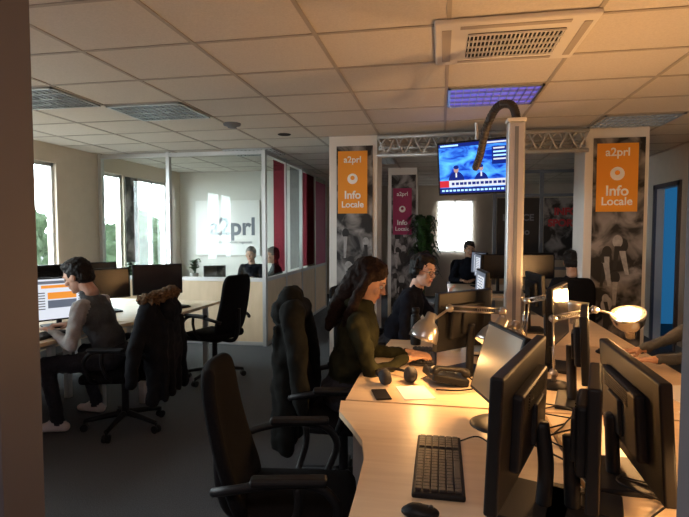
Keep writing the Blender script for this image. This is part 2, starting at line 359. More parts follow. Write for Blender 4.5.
# ------------------------------------------------------------------ furniture
def office_chair(name,loc,yaw,sh=.47,bh=.58,arms=True,seatm=None,headroll=False):
    e=empty(name,(loc[0],loc[1],0),math.radians(yaw)); c=seatm or M['chair']
    bm=bmesh.new()
    for i in range(5):
        a=2*math.pi*i/5+.3; d=V((math.cos(a),math.sin(a),0))
        btube(bm,[V((0,0,.12))+d*.03,V((0,0,.105))+d*.15,V((0,0,.078))+d*.3],lambda t:.026-.009*t,8)
    mesh_obj('star_base',bm,M['black'],e,True)
    bm=bmesh.new()
    for i in range(5):
        a=2*math.pi*i/5+.3; d=V((math.cos(a),math.sin(a),0)); n=V((-d.y,d.x,0))
        for s in (1,-1):
            p=V((0,0,.03))+d*.3+n*s*.014; bcyl(bm,p-n*.009,p+n*.009,.03,.03,16)
        bcyl(bm,V((0,0,.05))+d*.3,V((0,0,.08))+d*.3,.008,.008,8)
    mesh_obj('casters',bm,M['black'],e)
    cyl('gas_column',(0,0,.1),(0,0,sh-.07),.027,M['black'],e); 
    box('mechanism',(0,0,sh-.06),(.2,.16,.05),M['black'],e,.01)
    bm=bmesh.new(); bcube(bm,(.02,0,sh),(.47,.48,.085),bev=.038)
    for v in bm.verts:
        if v.co.x>.15: v.co.z-=(v.co.x-.15)*.25
    mesh_obj('seat',bm,c,e,True)
    bm=bmesh.new(); nu,nv=12,14; g=[]
    for j in range(nv+1):
        t=j/nv; row=[]
        w=.235*(1-.12*t)*(1-max(0,(t-.82)/.18)**2.5*.28)*(1-max(0,(.15-t)/.15)**2*.18)
        for i in range(nu+1):
            u=-1+2*i/nu
            row.append(bm.verts.new((-.205-.13*t-.02*math.sin(t*math.pi)+.035*u*u, u*w, sh+.03+bh*t)))
        g.append(row)
    for j in range(nv):
        for i in range(nu): bm.faces.new((g[j][i],g[j][i+1],g[j+1][i+1],g[j+1][i]))
    o=mesh_obj('backrest',bm,c,e,True)
    s=o.modifiers.new('s','SOLIDIFY'); s.thickness=.05; s.offset=0
    b=o.modifiers.new('b','SUBSURF'); b.levels=1; b.render_levels=1
    tube('back_support',[(-.05,0,sh-.06),(-.24,0,sh-.05),(-.3,0,sh+.06),(-.31,0,sh+.28)],.022,M['black'],e)
    if arms:
        for s in (1,-1):
            bm=bmesh.new()
            btube(bm,[(.1,s*.2,sh-.035),(.13,s*.27,sh+.0),(.17,s*.285,sh+.12),(.1,s*.285,sh+.205),(-.05,s*.285,sh+.215),(-.2,s*.275,sh+.19),(-.275,s*.23,sh+.16)],.017,8)
            btube(bm,[(-.02,s*.2,sh-.035),(0,s*.27,sh+.02),(.03,s*.285,sh+.12),(.03,s*.285,sh+.2)],.015,8)
            mesh_obj('arm_%s'%('l' if s>0 else 'r'),bm,M['black'],e,True)
            box('arm_pad_%s'%('l' if s>0 else 'r'),(0,s*.285,sh+.225),(.27,.055,.03),M['black'],e,.013)
    return e
def quad(bm,x,y0,y1,z0,z1,mi):
    f=bm.faces.new([bm.verts.new(p) for p in ((x,y0,z0),(x,y1,z0),(x,y1,z1),(x,y0,z1))]); f.material_index=mi
def monitor(name,loc,yaw,w=.5,h=.31,zc=.35,tilt=0,kind='dark',base='rect',off=0):
    e=empty(name,loc,math.radians(yaw)); 
    p=bpy.data.objects.new('panel_pivot',None); link(p,e); p.location=(off,0,zc); p.rotation_euler=(0,-math.radians(tilt),0)
    bm=bmesh.new(); bcube(bm,(0,0,0),(.034,w,h),0,bev=.007); bcube(bm,(-.028,0,0),(.035,w*.62,h*.6),0,bev=.012)
    bcube(bm,(-.048,0,-.01),(.02,.12,.12),0,bev=.006)
    for i in range(7): bcube(bm,(-.0465,0,h*.14+i*.008),(.003,w*.4,.003),0)
    mesh_obj('housing',bm,M['black'],p)
    bm=bmesh.new(); x=.0178; a=w/2-.014; b=h/2-.014; mats=[M['screen']]
    quad(bm,x,-a,a,-b,b,0)
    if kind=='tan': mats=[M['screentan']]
    if kind=='web':
        mats=[M['eWhite'],M['eOrange'],M['ePic'],M['eTxt']]; x2=x+.001
        quad(bm,x2,-a,a,b-.04,b-.015,2); quad(bm,x2,-a+.1,a-.03,b-.075,b-.05,1)
        quad(bm,x2,-.1,.12,-.0,.055,1); quad(bm,x2,-.1,.12,-.075,-.01,2)
        for i in range(7): quad(bm,x2,-a+.02,-.12,.05-i*.022,.058-i*.022,3); quad(bm,x2,.135,a-.02,.05-i*.022,.058-i*.022,3)
    if kind=='doc':
        mats=[M['ePic'],M['eWhite'],M['eTxt']]; x2=x+.001
        quad(bm,x2,-a*.6,a*.8,-b*.9,b*.75,1)
        for i in range(9): quad(bm,x2+.001,-a*.5,a*.6,b*.6-i*.022,b*.6-i*.022+.007,2)
    mesh_obj('screen',bm,mats,p)
    tube('neck',[(off-.06,0,zc-.02),(-.055,0,zc*.5),(-.05,0,.01)],.022,M['black'],e)
    if base=='round': lathe('foot',[(.0,.022),(.02,.022),(.1,.012),(.115,.004),(.115,0),(0,0)],M['black'],e)
    else: box('foot',(-.02,0,.009),(.2,.26,.018),M['black'],e,.006)
    return e
def desk(name,pts,z=.75,legs=()):
    e=empty(name,(0,0,0)); poly_extrude('top',pts,z-.028,z,M['desk'],e)
    bm=bmesh.new()
    for (x,y) in legs: bcube(bm,(x,y,(z-.028)/2),(.05,.05,z-.03)); 
    if len(legs)>=2:
        xs=[l[0] for l in legs]; ys=[l[1] for l in legs]
        for yy in sorted(set(ys)): bcube(bm,((min(xs)+max(xs))/2,yy,z-.05),(max(xs)-min(xs),.03,.04))
        bcube(bm,(max(xs),(min(ys)+max(ys))/2,z-.05),(.03,max(ys)-min(ys),.04))
    mesh_obj('frame',bm,M['alu'],e); return e
def task_lamp(name,base,elbow,j2,head,aim,power,shade='steel',r=.075,soft=.03):
    base,elbow,j2,head,aim=map(V,(base,elbow,j2,head,aim)); e=empty(name,base); wp=base; aim.normalize()
    lathe('foot',[(0,.03),(.03,.03),(.075,.018),(.08,0),(0,0)],M['black'],e,loc=base,wp=wp)
    bm=bmesh.new(); b0=base+V((0,0,.03))
    bcyl(bm,b0,b0+V((0,0,.04)),.012,.012,12); b1=b0+V((0,0,.04))
    for A,B in ((b1,elbow),(elbow,j2)):
        a,b,d=frame_of(B-A)
        for s in (1,-1): bcyl(bm,A+b*s*.013,B+b*s*.013,.005,.005,8)
        pts=[A+d*(.04+.1*i/40)+ (a*math.cos(i*1.6)+b*math.sin(i*1.6))*.009 for i in range(41)]
        btube(bm,pts,.0018,5,False)
    mesh_obj('arms',bm,M['steel'],e,True,wp=wp)
    bm=bmesh.new()
    for p in (b1,elbow,j2):
        bcyl(bm,p-V((0,.018,0)),p+V((0,.018,0)),.02,.02,14)
    btube(bm,[j2,j2*.5+head*.5+V((0,0,.01)),head-aim*.03],.007,8)
    mesh_obj('joints',bm,M['steel'],e,True,wp=wp)
    lathe('shade',[(.018,-.09),(.026,-.085),(.03,-.045),(.05,-.03),(r*.88,-.0),(r,.04),(r*1.02,.06),(r*.98,.06),(r*.85,.002),(.045,-.025),(.0,-.03)],M[shade],e,loc=head,axis=aim,wp=wp)
    blob('bulb',[E(head+aim*.018,(.026,.026,.026))],.006,[M['bulb']],e,wp,smooth=1)
    if power:
        ld=bpy.data.lights.new(name+'_light','POINT'); ld.energy=power; ld.color=(1,.52,.19); ld.shadow_soft_size=soft
        lo=bpy.data.objects.new('light',ld); lo.location=head+aim*(.04+soft); link(lo,e,wp)
    return e
def drape_coat(name,loc,yaw,m,collar=None,htop=1.12,w=.25,bottom=.42,thick=.09):
    wp=V((loc[0],loc[1],0)); a=math.radians(yaw); F=V((math.cos(a),math.sin(a),0)); L=V((-math.sin(a),math.cos(a),0)); Z=V((0,0,1))
    o=lambda x,y,z: wp+F*x+L*y+Z*z; R=rotm(F,L,Z); e=empty(name,wp)
    P=[C(o(-.30,-w*.6,htop-.1),o(-.30,w*.6,htop-.1),.075,.075,0),
       E(o(-.33,0,(htop+bottom)/2),(thick,w*.92,(htop-bottom)/2),R,0)]
    for s in (1,-1):
        P+=[C(o(-.30,s*w*.7,htop-.12),o(-.25,s*(w+.02),htop-.36),.07,.058,0),C(o(-.25,s*(w+.02),htop-.36),o(-.23,s*(w+.04),htop-.62),.058,.045,0)]
        P+=[C(o(-.35,s*w*.5,.8),o(-.33,s*w*.7,bottom-.02),.08,.05,0)]
    for s in (-.6,-.2,.25,.6):
        P+=[C(o(-.33-thick*.75,s*w,htop-.2),o(-.34-thick*.7,s*w*1.1,bottom),.022,.035,0)]
    P+=[C(o(-.34,0,.8),o(-.35,0,bottom),.085,.06,0)]
    blob('coat_body',P,.013,[m],e,wp,smooth=3,disp=.016,dscale=7)
    if collar:
        Q=[]
        for i in range(13):
            t=-1.9+3.8*i/12; Q.append(E(o(-.30-.09*math.cos(t),w*.62*math.sin(t),htop-.03+.03*math.cos(t)),(.05,.05,.045)))
        blob('fur_collar',Q,.009,[collar],e,wp,smooth=1,disp=.03,dscale=38)
        blob('hood',[E(o(-.40,0,htop-.13),(.06,.15,.12),R)],.012,[m],e,wp,smooth=2,disp=.015,dscale=10)
    else:
        blob('hood',[E(o(-.33,0,htop-.04),(.08,.11,.08),R),E(o(-.38,0,htop-.13),(.065,.13,.1),R)],.011,[m],e,wp,smooth=2,disp=.015,dscale=10)
    return e
def keyboard(name,loc,yaw,w=.45,d=.16):
    e=empty(name,loc,math.radians(yaw)); bm=bmesh.new(); bcube(bm,(0,0,.009),(d,w,.018),bev=.006); mesh_obj('case',bm,M['black'],e)
    bm=bmesh.new(); n=20; cw=(w-.03)/n
    for r in range(6):
        x=d/2-.02-r*(d-.036)/5.2
        i=0
        while i<n:
            wd=1
            if r==5 and i==4: wd=6
            if i in (14,) : i+=1; continue
            cy=w/2-.015-cw*(i+wd/2); bcube(bm,(x,cy,.0215),(.019,cw*wd-.0035,.008),bev=.0018); i+=wd
    mesh_obj('keys',bm,M['key'],e); return e
def mouse(name,loc,yaw=0):
    e=empty(name,loc,math.radians(yaw)); blob('shell',[E((0,0,.014),(.055,.031,.018)),E((-.01,0,.018),(.035,.029,.018))],.004,[M['black']],e,smooth=1)
    cyl('wheel',(.03,-.004,.028),(.03,.004,.028),.007,M['key'],e); return e

# ------------------------------------------------------------------ room shell
XL,XR,YF,YB=-4.8,3.0,.95,12.4
def wall_mesh(name,boxes,m):
    bm=bmesh.new()
    for (x0,x1,y0,y1,z0,z1) in boxes: bcube(bm,((x0+x1)/2,(y0+y1)/2,(z0+z1)/2),(x1-x0,y1-y0,z1-z0))
    return mesh_obj(name,bm,m)
wall_mesh('floor',[(XL-.1,XR+1.6,-1.6,YB+.1,-.1,0)],M['carpet'])
wall_mesh('ceiling',[(XL-.1,XR+1.6,-1.6,YB+.1,CEIL,CEIL+.1)],M['ceil'])
wins=[(1.6,3.1),(4.3,5.72),(6.62,7.12),(7.5,8.4)]
W0,W1=.92,2.42
b=[(XL-.15,XL,-1.6,YB,0,W0),(XL-.15,XL,-1.6,YB,W1,CEIL)]
ys=[-1.6]+[v for w in wins for v in w]+[YB]
for i in range(0,len(ys),2): b.append((XL-.15,XL,ys[i],ys[i+1],W0,W1))
wall_mesh('wall_left',b,M['wall'])
for i,(y0,y1) in enumerate(wins):
    e=empty('window_%d'%(i+1),(XL-.07,(y0+y1)/2,0)); wp=e.location.copy(); bm=bmesh.new()
    X=XL-.07; t=.045
    bcube(bm,(X,(y0+y1)/2,W0+t/2),(.06,y1-y0,t)); bcube(bm,(X,(y0+y1)/2,W1-t/2),(.06,y1-y0,t))
    n=2 if y1-y0>.8 else 1
    for j in range(n+1): bcube(bm,(X,y0+t/2+(y1-y0-t)*j/n,(W0+W1)/2),(.06,t,W1-W0))
    mesh_obj('frame',bm,M['alu'],e,wp=wp)
    bm=bmesh.new(); bcube(bm,(X,(y0+y1)/2,(W0+W1)/2),(.006,y1-y0-.05,W1-W0-.05)); mesh_obj('pane',bm,M['glass'],e,wp=wp)
    box('sill',(XL+.06,(y0+y1)/2,W0-.01),(.16,y1-y0+.06,.025),M['white'],e,wp=wp)
bx0,bx1,bz0,bz1=-.1,.75,1.05,2.3
wall_mesh('wall_back',[(XL,bx0,YB,YB+.1,0,CEIL),(bx1,XR+1.6,YB,YB+.1,0,CEIL),(bx0,bx1,YB,YB+.1,0,bz0),(bx0,bx1,YB,YB+.1,bz1,CEIL)],M['wall'])
e=empty('window_5',(0.3,YB,0)); wp=e.location.copy()
bm=bmesh.new()
for x in (bx0+.02,.32,bx1-.02): bcube(bm,(x,YB+.04,(bz0+bz1)/2),(.04,.05,bz1-bz0))
for z in (bz0+.02,bz1-.02): bcube(bm,((bx0+bx1)/2,YB+.04,z),(bx1-bx0,.05,.04))
mesh_obj('frame',bm,M['alu'],e,wp=wp)
bm=bmesh.new()
for i in range(40): bcube(bm,((bx0+bx1)/2,YB-.03,bz1-.03-i*.03),(bx1-bx0,.03,.003),R=Matrix.Rotation(.9,3,'X'))
mesh_obj('blind_slats',bm,M['white'],e,wp=wp)
d0,d1=7.25,7.95
wall_mesh('wall_right',[(XR,XR+.1,YF,d0,0,CEIL),(XR,XR+.1,d1,YB,0,CEIL),(XR,XR+.1,d0,d1,2.15,CEIL)],M['wall'])
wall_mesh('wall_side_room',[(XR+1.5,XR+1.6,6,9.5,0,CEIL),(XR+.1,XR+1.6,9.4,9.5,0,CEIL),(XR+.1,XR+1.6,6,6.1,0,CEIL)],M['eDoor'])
wall_mesh('trim_4',[(XR-.03,XR,d0-.06,d0,0,2.2),(XR-.03,XR,d1,d1+.06,0,2.2),(XR-.03,XR,d0-.06,d1+.06,2.15,2.21)],M['jamb2'])
# front wall with wide opening where the photographer stands
J0,J1=-.85,.405
wall_mesh('wall_front',[(XL,J0-.02,YF-.1,YF-.01,0,CEIL),(J1+.03,XR+.1,YF-.1,YF-.01,0,CEIL)],M['jamb'])
wall_mesh('trim_1',[(J0-.02,J0,YF-.105,YF,0,CEIL)],M['jamb2'])
wall_mesh('trim_2',[(J1,J1+.03,YF-.105,YF,0,CEIL)],M['jamb2'])
wall_mesh('wall_corridor',[(XL,XR+.1,-1.6,-1.5,0,CEIL),(XR,XR+.1,-1.5,YF-.1,0,CEIL)],M['wall'])
wall_mesh('baseboard_left',[(XL,XL+.015,YF,YB,0,.09)],M['grey'])
wall_mesh('baseboard_right',[(XR-.015,XR,YF,d0-.06,0,.09)],M['grey'])
GX0,GDX,GY0,GDY=-.70,.73,2.82,.6
bm=bmesh.new()
for k in range(-5,8):
    x=GX0+k*GDX
    if XL<x<XR: bcube(bm,(x,(YF+YB)/2,CEIL-.003),(.024,YB-YF,.006))
for k in range(-3,17):
    y=GY0+k*GDY
    if YF<y<YB: bcube(bm,((XL+XR)/2,y,CEIL-.0025),(XR-XL,.024,.005))
mesh_obj('trim_3',bm,M['tbar'])
def tile(i,j): return GX0+GDX*(i+.5),GY0+GDY*(j+.5)
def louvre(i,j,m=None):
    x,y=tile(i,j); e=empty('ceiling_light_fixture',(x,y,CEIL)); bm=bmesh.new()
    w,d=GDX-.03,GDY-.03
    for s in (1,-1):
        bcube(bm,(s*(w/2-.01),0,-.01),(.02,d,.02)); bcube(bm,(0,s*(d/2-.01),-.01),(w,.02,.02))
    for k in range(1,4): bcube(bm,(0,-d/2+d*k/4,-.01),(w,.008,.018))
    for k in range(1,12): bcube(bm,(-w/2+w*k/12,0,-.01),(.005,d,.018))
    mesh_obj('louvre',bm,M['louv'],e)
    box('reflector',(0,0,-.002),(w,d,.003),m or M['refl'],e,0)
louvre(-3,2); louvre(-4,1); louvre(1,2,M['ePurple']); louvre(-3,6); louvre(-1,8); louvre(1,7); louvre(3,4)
x,y=tile(1,0); e=empty('air_conditioner_cassette',(x-.03,y-.05,CEIL)); bm=bmesh.new()
bcube(bm,(0,0,-.018),(.82,.66,.03),bev=.012); mesh_obj('panel',bm,M['white'],e)
bm=bmesh.new(); bcube(bm,(.02,-.0,-.036),(.5,.36,.006)); mesh_obj('grille_cavity',bm,M['dark'],e)
bm=bmesh.new()
for k in range(23): bcube(bm,(.02-.24+k*.0218,0,-.042),(.007,.36,.009))
for k in range(5): bcube(bm,(.02,-.18+.09*k,-.043),(.5,.008,.01))
mesh_obj('grille_bars',bm,M['white'],e)
bm=bmesh.new()
bcube(bm,(-.345,0,-.034),(.05,.5,.006)); bcube(bm,(.36,0,-.034),(.04,.5,.006)); bcube(bm,(0,.27,-.034),(.55,.035,.006)); bcube(bm,(0,-.27,-.034),(.55,.035,.006))
mesh_obj('air_vanes',bm,M['tbar'],e)
lathe('smoke_detector',[(0,-.045),(.04,-.045),(.05,-.03),(.085,-.02),(.09,0)],M['grey'],loc=(-2.1,4.95,CEIL))
lathe('recessed_spotlight',[(0,-.01),(.05,-.012),(.07,-.008),(.075,0)],M['dark'],loc=(-1.75,5.6,CEIL))

# ------------------------------------------------------------------ glass office
PY=6.55; PX=-2.33; PYB=8.85
e=empty('glass_partition_front',(0,PY,0)); wp=e.location.copy()
bm=bmesh.new()
xs=[XL+.03,-3.72,PX]
for x in xs: bcube(bm,(x,PY,CEIL/2),(.05,.07,CEIL))
for z in (.9,CEIL-.04,.03): bcube(bm,((XL+PX)/2,PY,z),(PX-XL,.06,.05))
mesh_obj('frame',bm,M['alu'],e,wp=wp)
box('lower_panel',((XL+PX)/2,PY,.46),(PX-XL-.06,.04,.84),M['beige'],e,0,wp=wp)
box('glass',((XL+PX)/2,PY,1.76),(PX-XL-.06,.01,1.66),M['glass'],e,0,wp=wp)
e=empty('glass_partition_side',(PX,8.5,0)); wp=e.location.copy(); bm=bmesh.new()
ysd=[PY+.1,7.45,8.35,9.25,10.2]
for y in ysd[1:]: bcube(bm,(PX,y,CEIL/2),(.06,.05,CEIL))
for z in (.9,CEIL-.04,.03): bcube(bm,(PX,(PY+10.2)/2,z),(.05,10.2-PY,.05))
mesh_obj('frame',bm,M['alu'],e,wp=wp)
box('lower_panel',(PX,(PY+10.2)/2,.46),(.04,10.2-PY-.1,.84),M['beige'],e,0,wp=wp)
box('glass',(PX,(PY+10.2)/2,1.76),(.01,10.2-PY-.1,1.66),M['glass'],e,0,wp=wp)
box('magenta_film_panel',(PX+.012,7.15,1.76),(.004,.5,1.6),M['film'],e,0,wp=wp)
box('magenta_film_panel_2',(PX+.012,8.8,1.76),(.004,.8,1.6),M['film'],e,0,wp=wp)
box('magenta_film_strip',(PX+.012,9.75,1.35),(.006,.8,2.3),M['magenta'],e,0,wp=wp)
box('pale_film_panel',(PX+.012,7.95,1.76),(.004,.5,1.6),M['frost'],e,0,wp=wp)
wall_mesh('wall_office_back',[(XL,PX-.03,PYB,PYB+.08,0,CEIL)],M['white'])
e=empty('logo_board',(-3.85,PYB-.03,1.62)); box('board',(0,0,0),(1.25,.03,1.0),M['txt'],e,.005)
text('letters','a2prl',(.10,-.02,-.12),.44,M['grey'],e,bold=.012)
text('subtitle','agence de presse regionale',(.10,-.02,-.28),.07,M['grey'],e)
box('lanyard_poster',(XL+.012,7.29,1.65),(.012,.3,1.5),M['photo2'],None,.002)
desk('meeting_table',[(-4.2,7.15),(-2.98,7.15),(-2.98,7.95),(-4.2,7.95)],.75,[(-4.1,7.25),(-4.1,7.85),(-3.08,7.25),(-3.08,7.85)])
monitor('laptop_display',(-3.5,7.5,.75),-60,.34,.22,.16)
seated('seated_colleague',-3.17,8.33,275,12,handL=(-3.02,7.92,.79),handR=(-3.22,7.92,.79),seat=.42,top=M['navy'],hair=M['hairgr'],hp=5,skin=M['skinp'])
seated('seated_colleague',-2.52,7.72,190,6,handL=(-2.98,7.55,.79),handR=(-2.98,7.8,.79),seat=.42,top=M['greycl'],hair=M['hairgr'],hp=5,hy=35,skin=M['skinp'])
for (cx,cy) in ((-3.17,8.33),(-2.55,7.72)): 
    e=empty('stool',(cx,cy,0)); cyl('seat',(0,0,.35),(0,0,.40),.17,M['chair'],e); cyl('post',(0,0,.03),(0,0,.35),.025,M['black'],e); cyl('foot',(0,0,0),(0,0,.03),.18,M['black'],e)
def plant(name,loc,h,r,n,pot=(.12,.22)):
    e=empty(name,loc); lathe('pot',[(pot[0]*.75,0),(pot[0],pot[1]),(pot[0]*.9,pot[1]),(pot[0]*.85,pot[1]-.03),(0,pot[1]-.03)],M['pot'],e)
    bm=bmesh.new()
    for i in range(n):
        a=random.uniform(0,6.28); rr=r*random.uniform(.4,1); z0=pot[1]+ (h-pot[1])*random.uniform(.1,.75); d=V((math.cos(a),math.sin(a),0)); s=V((-d.y,d.x,0))
        p0=V((0,0,z0)); L=rr; pts=[]
        for j in range(6):
            t=j/5; pts.append((p0+d*L*t+V((0,0,1))*((h-pot[1])*.25*math.sin(t*2.4)), .035*math.sin(math.pi*(t*.9+.08))))
        prev=None
        for p,w in pts:
            cur=(bm.verts.new(p-s*w),bm.verts.new(p+s*w+V((0,0,.004))))
            if prev: bm.faces.new((prev[0],prev[1],cur[1],cur[0]))
            prev=cur
    btube(bm,[(0,0,pot[1]-.03),(.02,0,h*.5),(0,.01,h*.85)],.015,6)
    mesh_obj('foliage',bm,M['leaf'],e,True)
plant('potted_plant',(-4.52,6.88,.0),1.1,.2,40,(.1,.8))
plant('potted_plant',(-4.0,7.8,.75),.36,.15,30,(.07,.12))
plant('potted_ficus',(-.28,8.6,0),1.85,.34,260,(.2,.35))

# ------------------------------------------------------------------ pillars with posters
def disc(bm,c,rx,rz,y,mi,n=20):
    f=bm.faces.new([bm.verts.new((c[0]+rx*math.cos(2*math.pi*i/n),y,c[1]+rz*math.sin(2*math.pi*i/n))) for i in range(n)]); f.material_index=mi
def pillar(name,x,y,w,photo,ban,bw=.34,d=.45,pw=.42,bcol=None,bt=2.47,bb=1.76):
    e=empty(name,(x,y,0)); box('column',(0,d/2,CEIL/2),(w,d,CEIL),M['white'],e,.003)
    f=-.008; box('photo_poster',(.02,f,1.33),(pw,.012,2.4),photo,e,0)
    bm=bmesh.new(); rnd=random.Random(x*10)
    for i in range(9):
        cx=rnd.uniform(-pw*.3,pw*.36); cz=rnd.uniform(.5,1.65); r=rnd.uniform(.035,.06); yy=f-.007-i*.0006
        disc(bm,(cx,cz),r,r*1.35,yy,i%2); 
        dx=rnd.uniform(-.06,.06); w2=r*.55
        ff=bm.faces.new([bm.verts.new(p) for p in ((cx-w2,yy-.0003,cz-r),(cx+w2,yy-.0003,cz-r),(cx+dx+w2*.6,yy-.0003,cz-r-.25),(cx+dx-w2*.6,yy-.0003,cz-r-.25))]); ff.material_index=(i+1)%2
    mesh_obj('printed_microphones',bm,[M['micl'],M['micd']],e)
    box('banner',(0,f-.02,(bt+bb)/2),(bw,.008,bt-bb),bcol or M['orange'],e,0)
    text('banner_brand_text','a2prl',(0,f-.026,bt-.13),.1*bw/.34,M['txt'],e,bold=.002)
    bm=bmesh.new(); disc(bm,(0,(bt+bb)/2+.04),.06*bw/.34,.06*bw/.34,f-.026,0); disc(bm,(0,(bt+bb)/2+.05),.025,.025,f-.0265,1)
    mesh_obj('banner_pin_icon',bm,[M['txt'],bcol or M['orange']],e)
    text('banner_text_1','Info',(0,f-.026,bb+.17),.125*bw/.34,M['txt'],e,bold=.003)
    text('banner_text_2','Locale',(0,f-.026,bb+.07),.1*bw/.34,M['txt'],e,bold=.002)
    return e
pillar('pillar',-1.0,5.82,.56,M['photo'],1)
pillar('pillar',1.80,5.82,.62,M['photo2'],1,bw=.40,pw=.50)
pillar('pillar',-.66,8.9,.5,M['photo'],1,bw=.32,bcol=M['magenta'],bt=2.3,bb=1.5)
# lighting truss
e=empty('lighting_truss',(.40,5.75,2.49)); bm=bmesh.new(); x0,x1=-1.1,1.08
cor=[(-.09,.10),(-.09,-.10),(.05,.0)]
for (y,z) in cor: bcyl(bm,(x0,y,z),(x1,y,z),.022,.022,10)
n=11
for k in range(n):
    xa=x0+(x1-x0)*k/n; xb=x0+(x1-x0)*(k+.5)/n; xc=x0+(x1-x0)*(k+1)/n
    for A,B in ((0,1),(1,2),(2,0)):
        bcyl(bm,(xa,*cor[A]),(xb,*cor[B]),.011,.011,6); bcyl(bm,(xb,*cor[B]),(xc,*cor[A]),.011,.011,6)
mesh_obj('truss_tubes',bm,M['alu'],e,True)
# television
tvp=(.34,5.33,2.20); e=empty('wall_television',tvp); e.rotation_euler=(math.radians(8),0,math.radians(-22))
w,h=.80,.54
bm=bmesh.new(); bcube(bm,(0,0,0),(w,.045,h),bev=.008); mesh_obj('housing',bm,M['black'],e)
bm=bmesh.new(); 
def q2(x0,x1,z0,z1,mi,y=-.024):
    f=bm.faces.new([bm.verts.new(p) for p in ((x0,y,z0),(x1,y,z0),(x1,y,z1),(x0,y,z1))]); f.material_index=mi
def el(cx,cz,rx,rz,mi,y,zmin=None):
    n=20; pts=[]
    for i in range(n):
        z=cz+rz*math.sin(2*math.pi*i/n)
        if zmin is not None: z=max(z,zmin)
        pts.append((cx+rx*math.cos(2*math.pi*i/n),y,z))
    f=bm.faces.new([bm.verts.new(p) for p in pts]); f.material_index=mi
a=w/2-.02; bb_=h/2-.02
q2(-a,a,-bb_,bb_,0)
q2(-a,a,bb_-.035,bb_,3,-.0245); q2(-a*.95,-a*.45,bb_-.026,bb_-.01,1,-.025); q2(a*.3,a*.9,bb_-.026,bb_-.01,2,-.025)
for cx,s_ in ((-.2,1.0),(.06,.8)):
    el(cx,-.13,.085*s_,.10*s_,3,-.0252,-.13); el(cx,-.01,.026*s_,.036*s_,5,-.0256); el(cx,.012,.028*s_,.02*s_,3,-.0260)
    q2(cx-.008,cx+.008,-.09,-.045,2,-.0258)
q2(.17,a-.015,.02,bb_-.06,3,-.025)
for i in range(4): q2(.185,.185+.11+(i*53%4)*.016,bb_-.085-i*.035,bb_-.07-i*.035,(2,1,1,2,1)[i],-.026)
q2(-a,a,-bb_+.06,-bb_+.13,2,-.0265); q2(-a,-a+.1,-bb_+.06,-bb_+.13,4,-.027)
for i in range(14): q2(-a+.13+i*.043,-a+.13+i*.043+.028+(i%3)*.004,-bb_+.082,-bb_+.108,3,-.0275)
q2(-a,a,-bb_,-bb_+.055,3,-.0265)
for i in range(18): q2(-a+.02+i*.041,-a+.02+i*.041+.028,-bb_+.018,-bb_+.036,1,-.0275)
mesh_obj('screen_picture',bm,[M['eBlue'],M['eCyan'],M['eWhite'],M['eBlue2'],M['eRed'],M['eFace']],e)
cyl('ceiling_mount',(0,.06,.05),(0,.06,.44),.02,M['alu'],e); box('bracket',(0,.045,.02),(.2,.05,.2),M['black'],e)

# ------------------------------------------------------------------ service pole + hose
e=empty('service_pole',(.42,3.12,0)); box('pole',(0,0,1.09),(.095,.095,2.18),M['alu'],e,.012); box('groove',(0,-.05,1.2),(.02,.004,1.9),M['grey'],e,0)
box('cap',(0,0,2.19),(.105,.105,.02),M['white'],e,.004)
bm=bmesh.new(); hp_=[(0,0,2.13),(.0,.0,2.22),(-.03,.02,2.29),(-.1,.08,2.29),(-.15,.2,2.19),(-.17,.4,2.06),(-.19,.55,1.99)]
btube(bm,hp_,.022,12,k=10)
for p,q in list(zip(catmull(hp_,14),catmull(hp_,14)[1:]))[::2]: bcyl(bm,p,q,.0255,.0255,12)
mesh_obj('cable_hose',bm,M['hose'],e,True)

# ------------------------------------------------------------------ main bench desks
desk('workstation_desk',[(-.24,1.0),(.44,1.0),(.44,2.34),(-.46,2.34),(-.44,2.2),(-.36,2.05),(-.29,1.9),(-.26,1.75),(-.25,1.5)],.75,[(-.15,1.05),(.38,1.05),(.38,2.27),(-.36,2.27)])
desk('workstation_desk',[(-.44,2.36),(.44,2.36),(.44,3.76),(-.36,3.76),(-.40,3.2),(-.44,2.8)],.75,[(-.36,2.42),(.36,2.42),(.36,3.7),(-.3,3.7)])
desk('workstation_desk',[(-.15,3.78),(.44,3.78),(.44,5.15),(-.3,5.15),(-.2,4.4)],.75,[(-.1,3.85),(.38,3.85),(.38,5.08),(-.22,5.08)])
desk('workstation_desk',[(.46,1.0),(1.34,1.0),(1.34,2.34),(.46,2.34)],.75,[(1.26,1.05),(.52,1.05),(.52,2.27),(1.26,2.27)])
desk('workstation_desk',[(.46,2.36),(1.34,2.36),(1.34,3.76),(.46,3.76)],.75,[(1.26,2.42),(.52,2.42),(.52,3.7),(1.26,3.7)])
desk('workstation_desk',[(.46,3.78),(1.34,3.78),(1.34,5.15),(.46,5.15)],.75,[(1.26,3.85),(.52,3.85),(.52,5.08),(1.26,5.08)])
monitor('computer_monitor',(.25,1.53,.75),160,.60,.35,.275,2,off=.02)
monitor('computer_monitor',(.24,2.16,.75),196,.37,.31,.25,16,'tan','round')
monitor('computer_monitor',(.13,2.98,.75),135,.44,.33,.30,3)
monitor('computer_monitor',(.33,4.25,.75),185,.46,.3,.34,3,'doc')
monitor('computer_monitor',(.425,1.50,.75),-16,.30,.33,.24,0)
monitor('computer_monitor',(.61,1.76,.75),-2,.60,.34,.23,4)
monitor('computer_monitor',(.66,2.50,.75),-15,.42,.30,.29,3)
monitor('computer_monitor',(.68,3.15,.75),-22,.48,.32,.33,3)
monitor('computer_monitor',(.75,4.3,.75),5,.48,.32,.31,3)
keyboard('computer_keyboard',(.0,1.73,.75),180)
mouse('computer_mouse',(-.05,1.41,.75),0)
keyboard('computer_keyboard',(-.1,3.25,.75),180); keyboard('computer_keyboard',(1.05,1.75,.75),0)
mouse('computer_mouse',(1.06,3.57,.75),180)
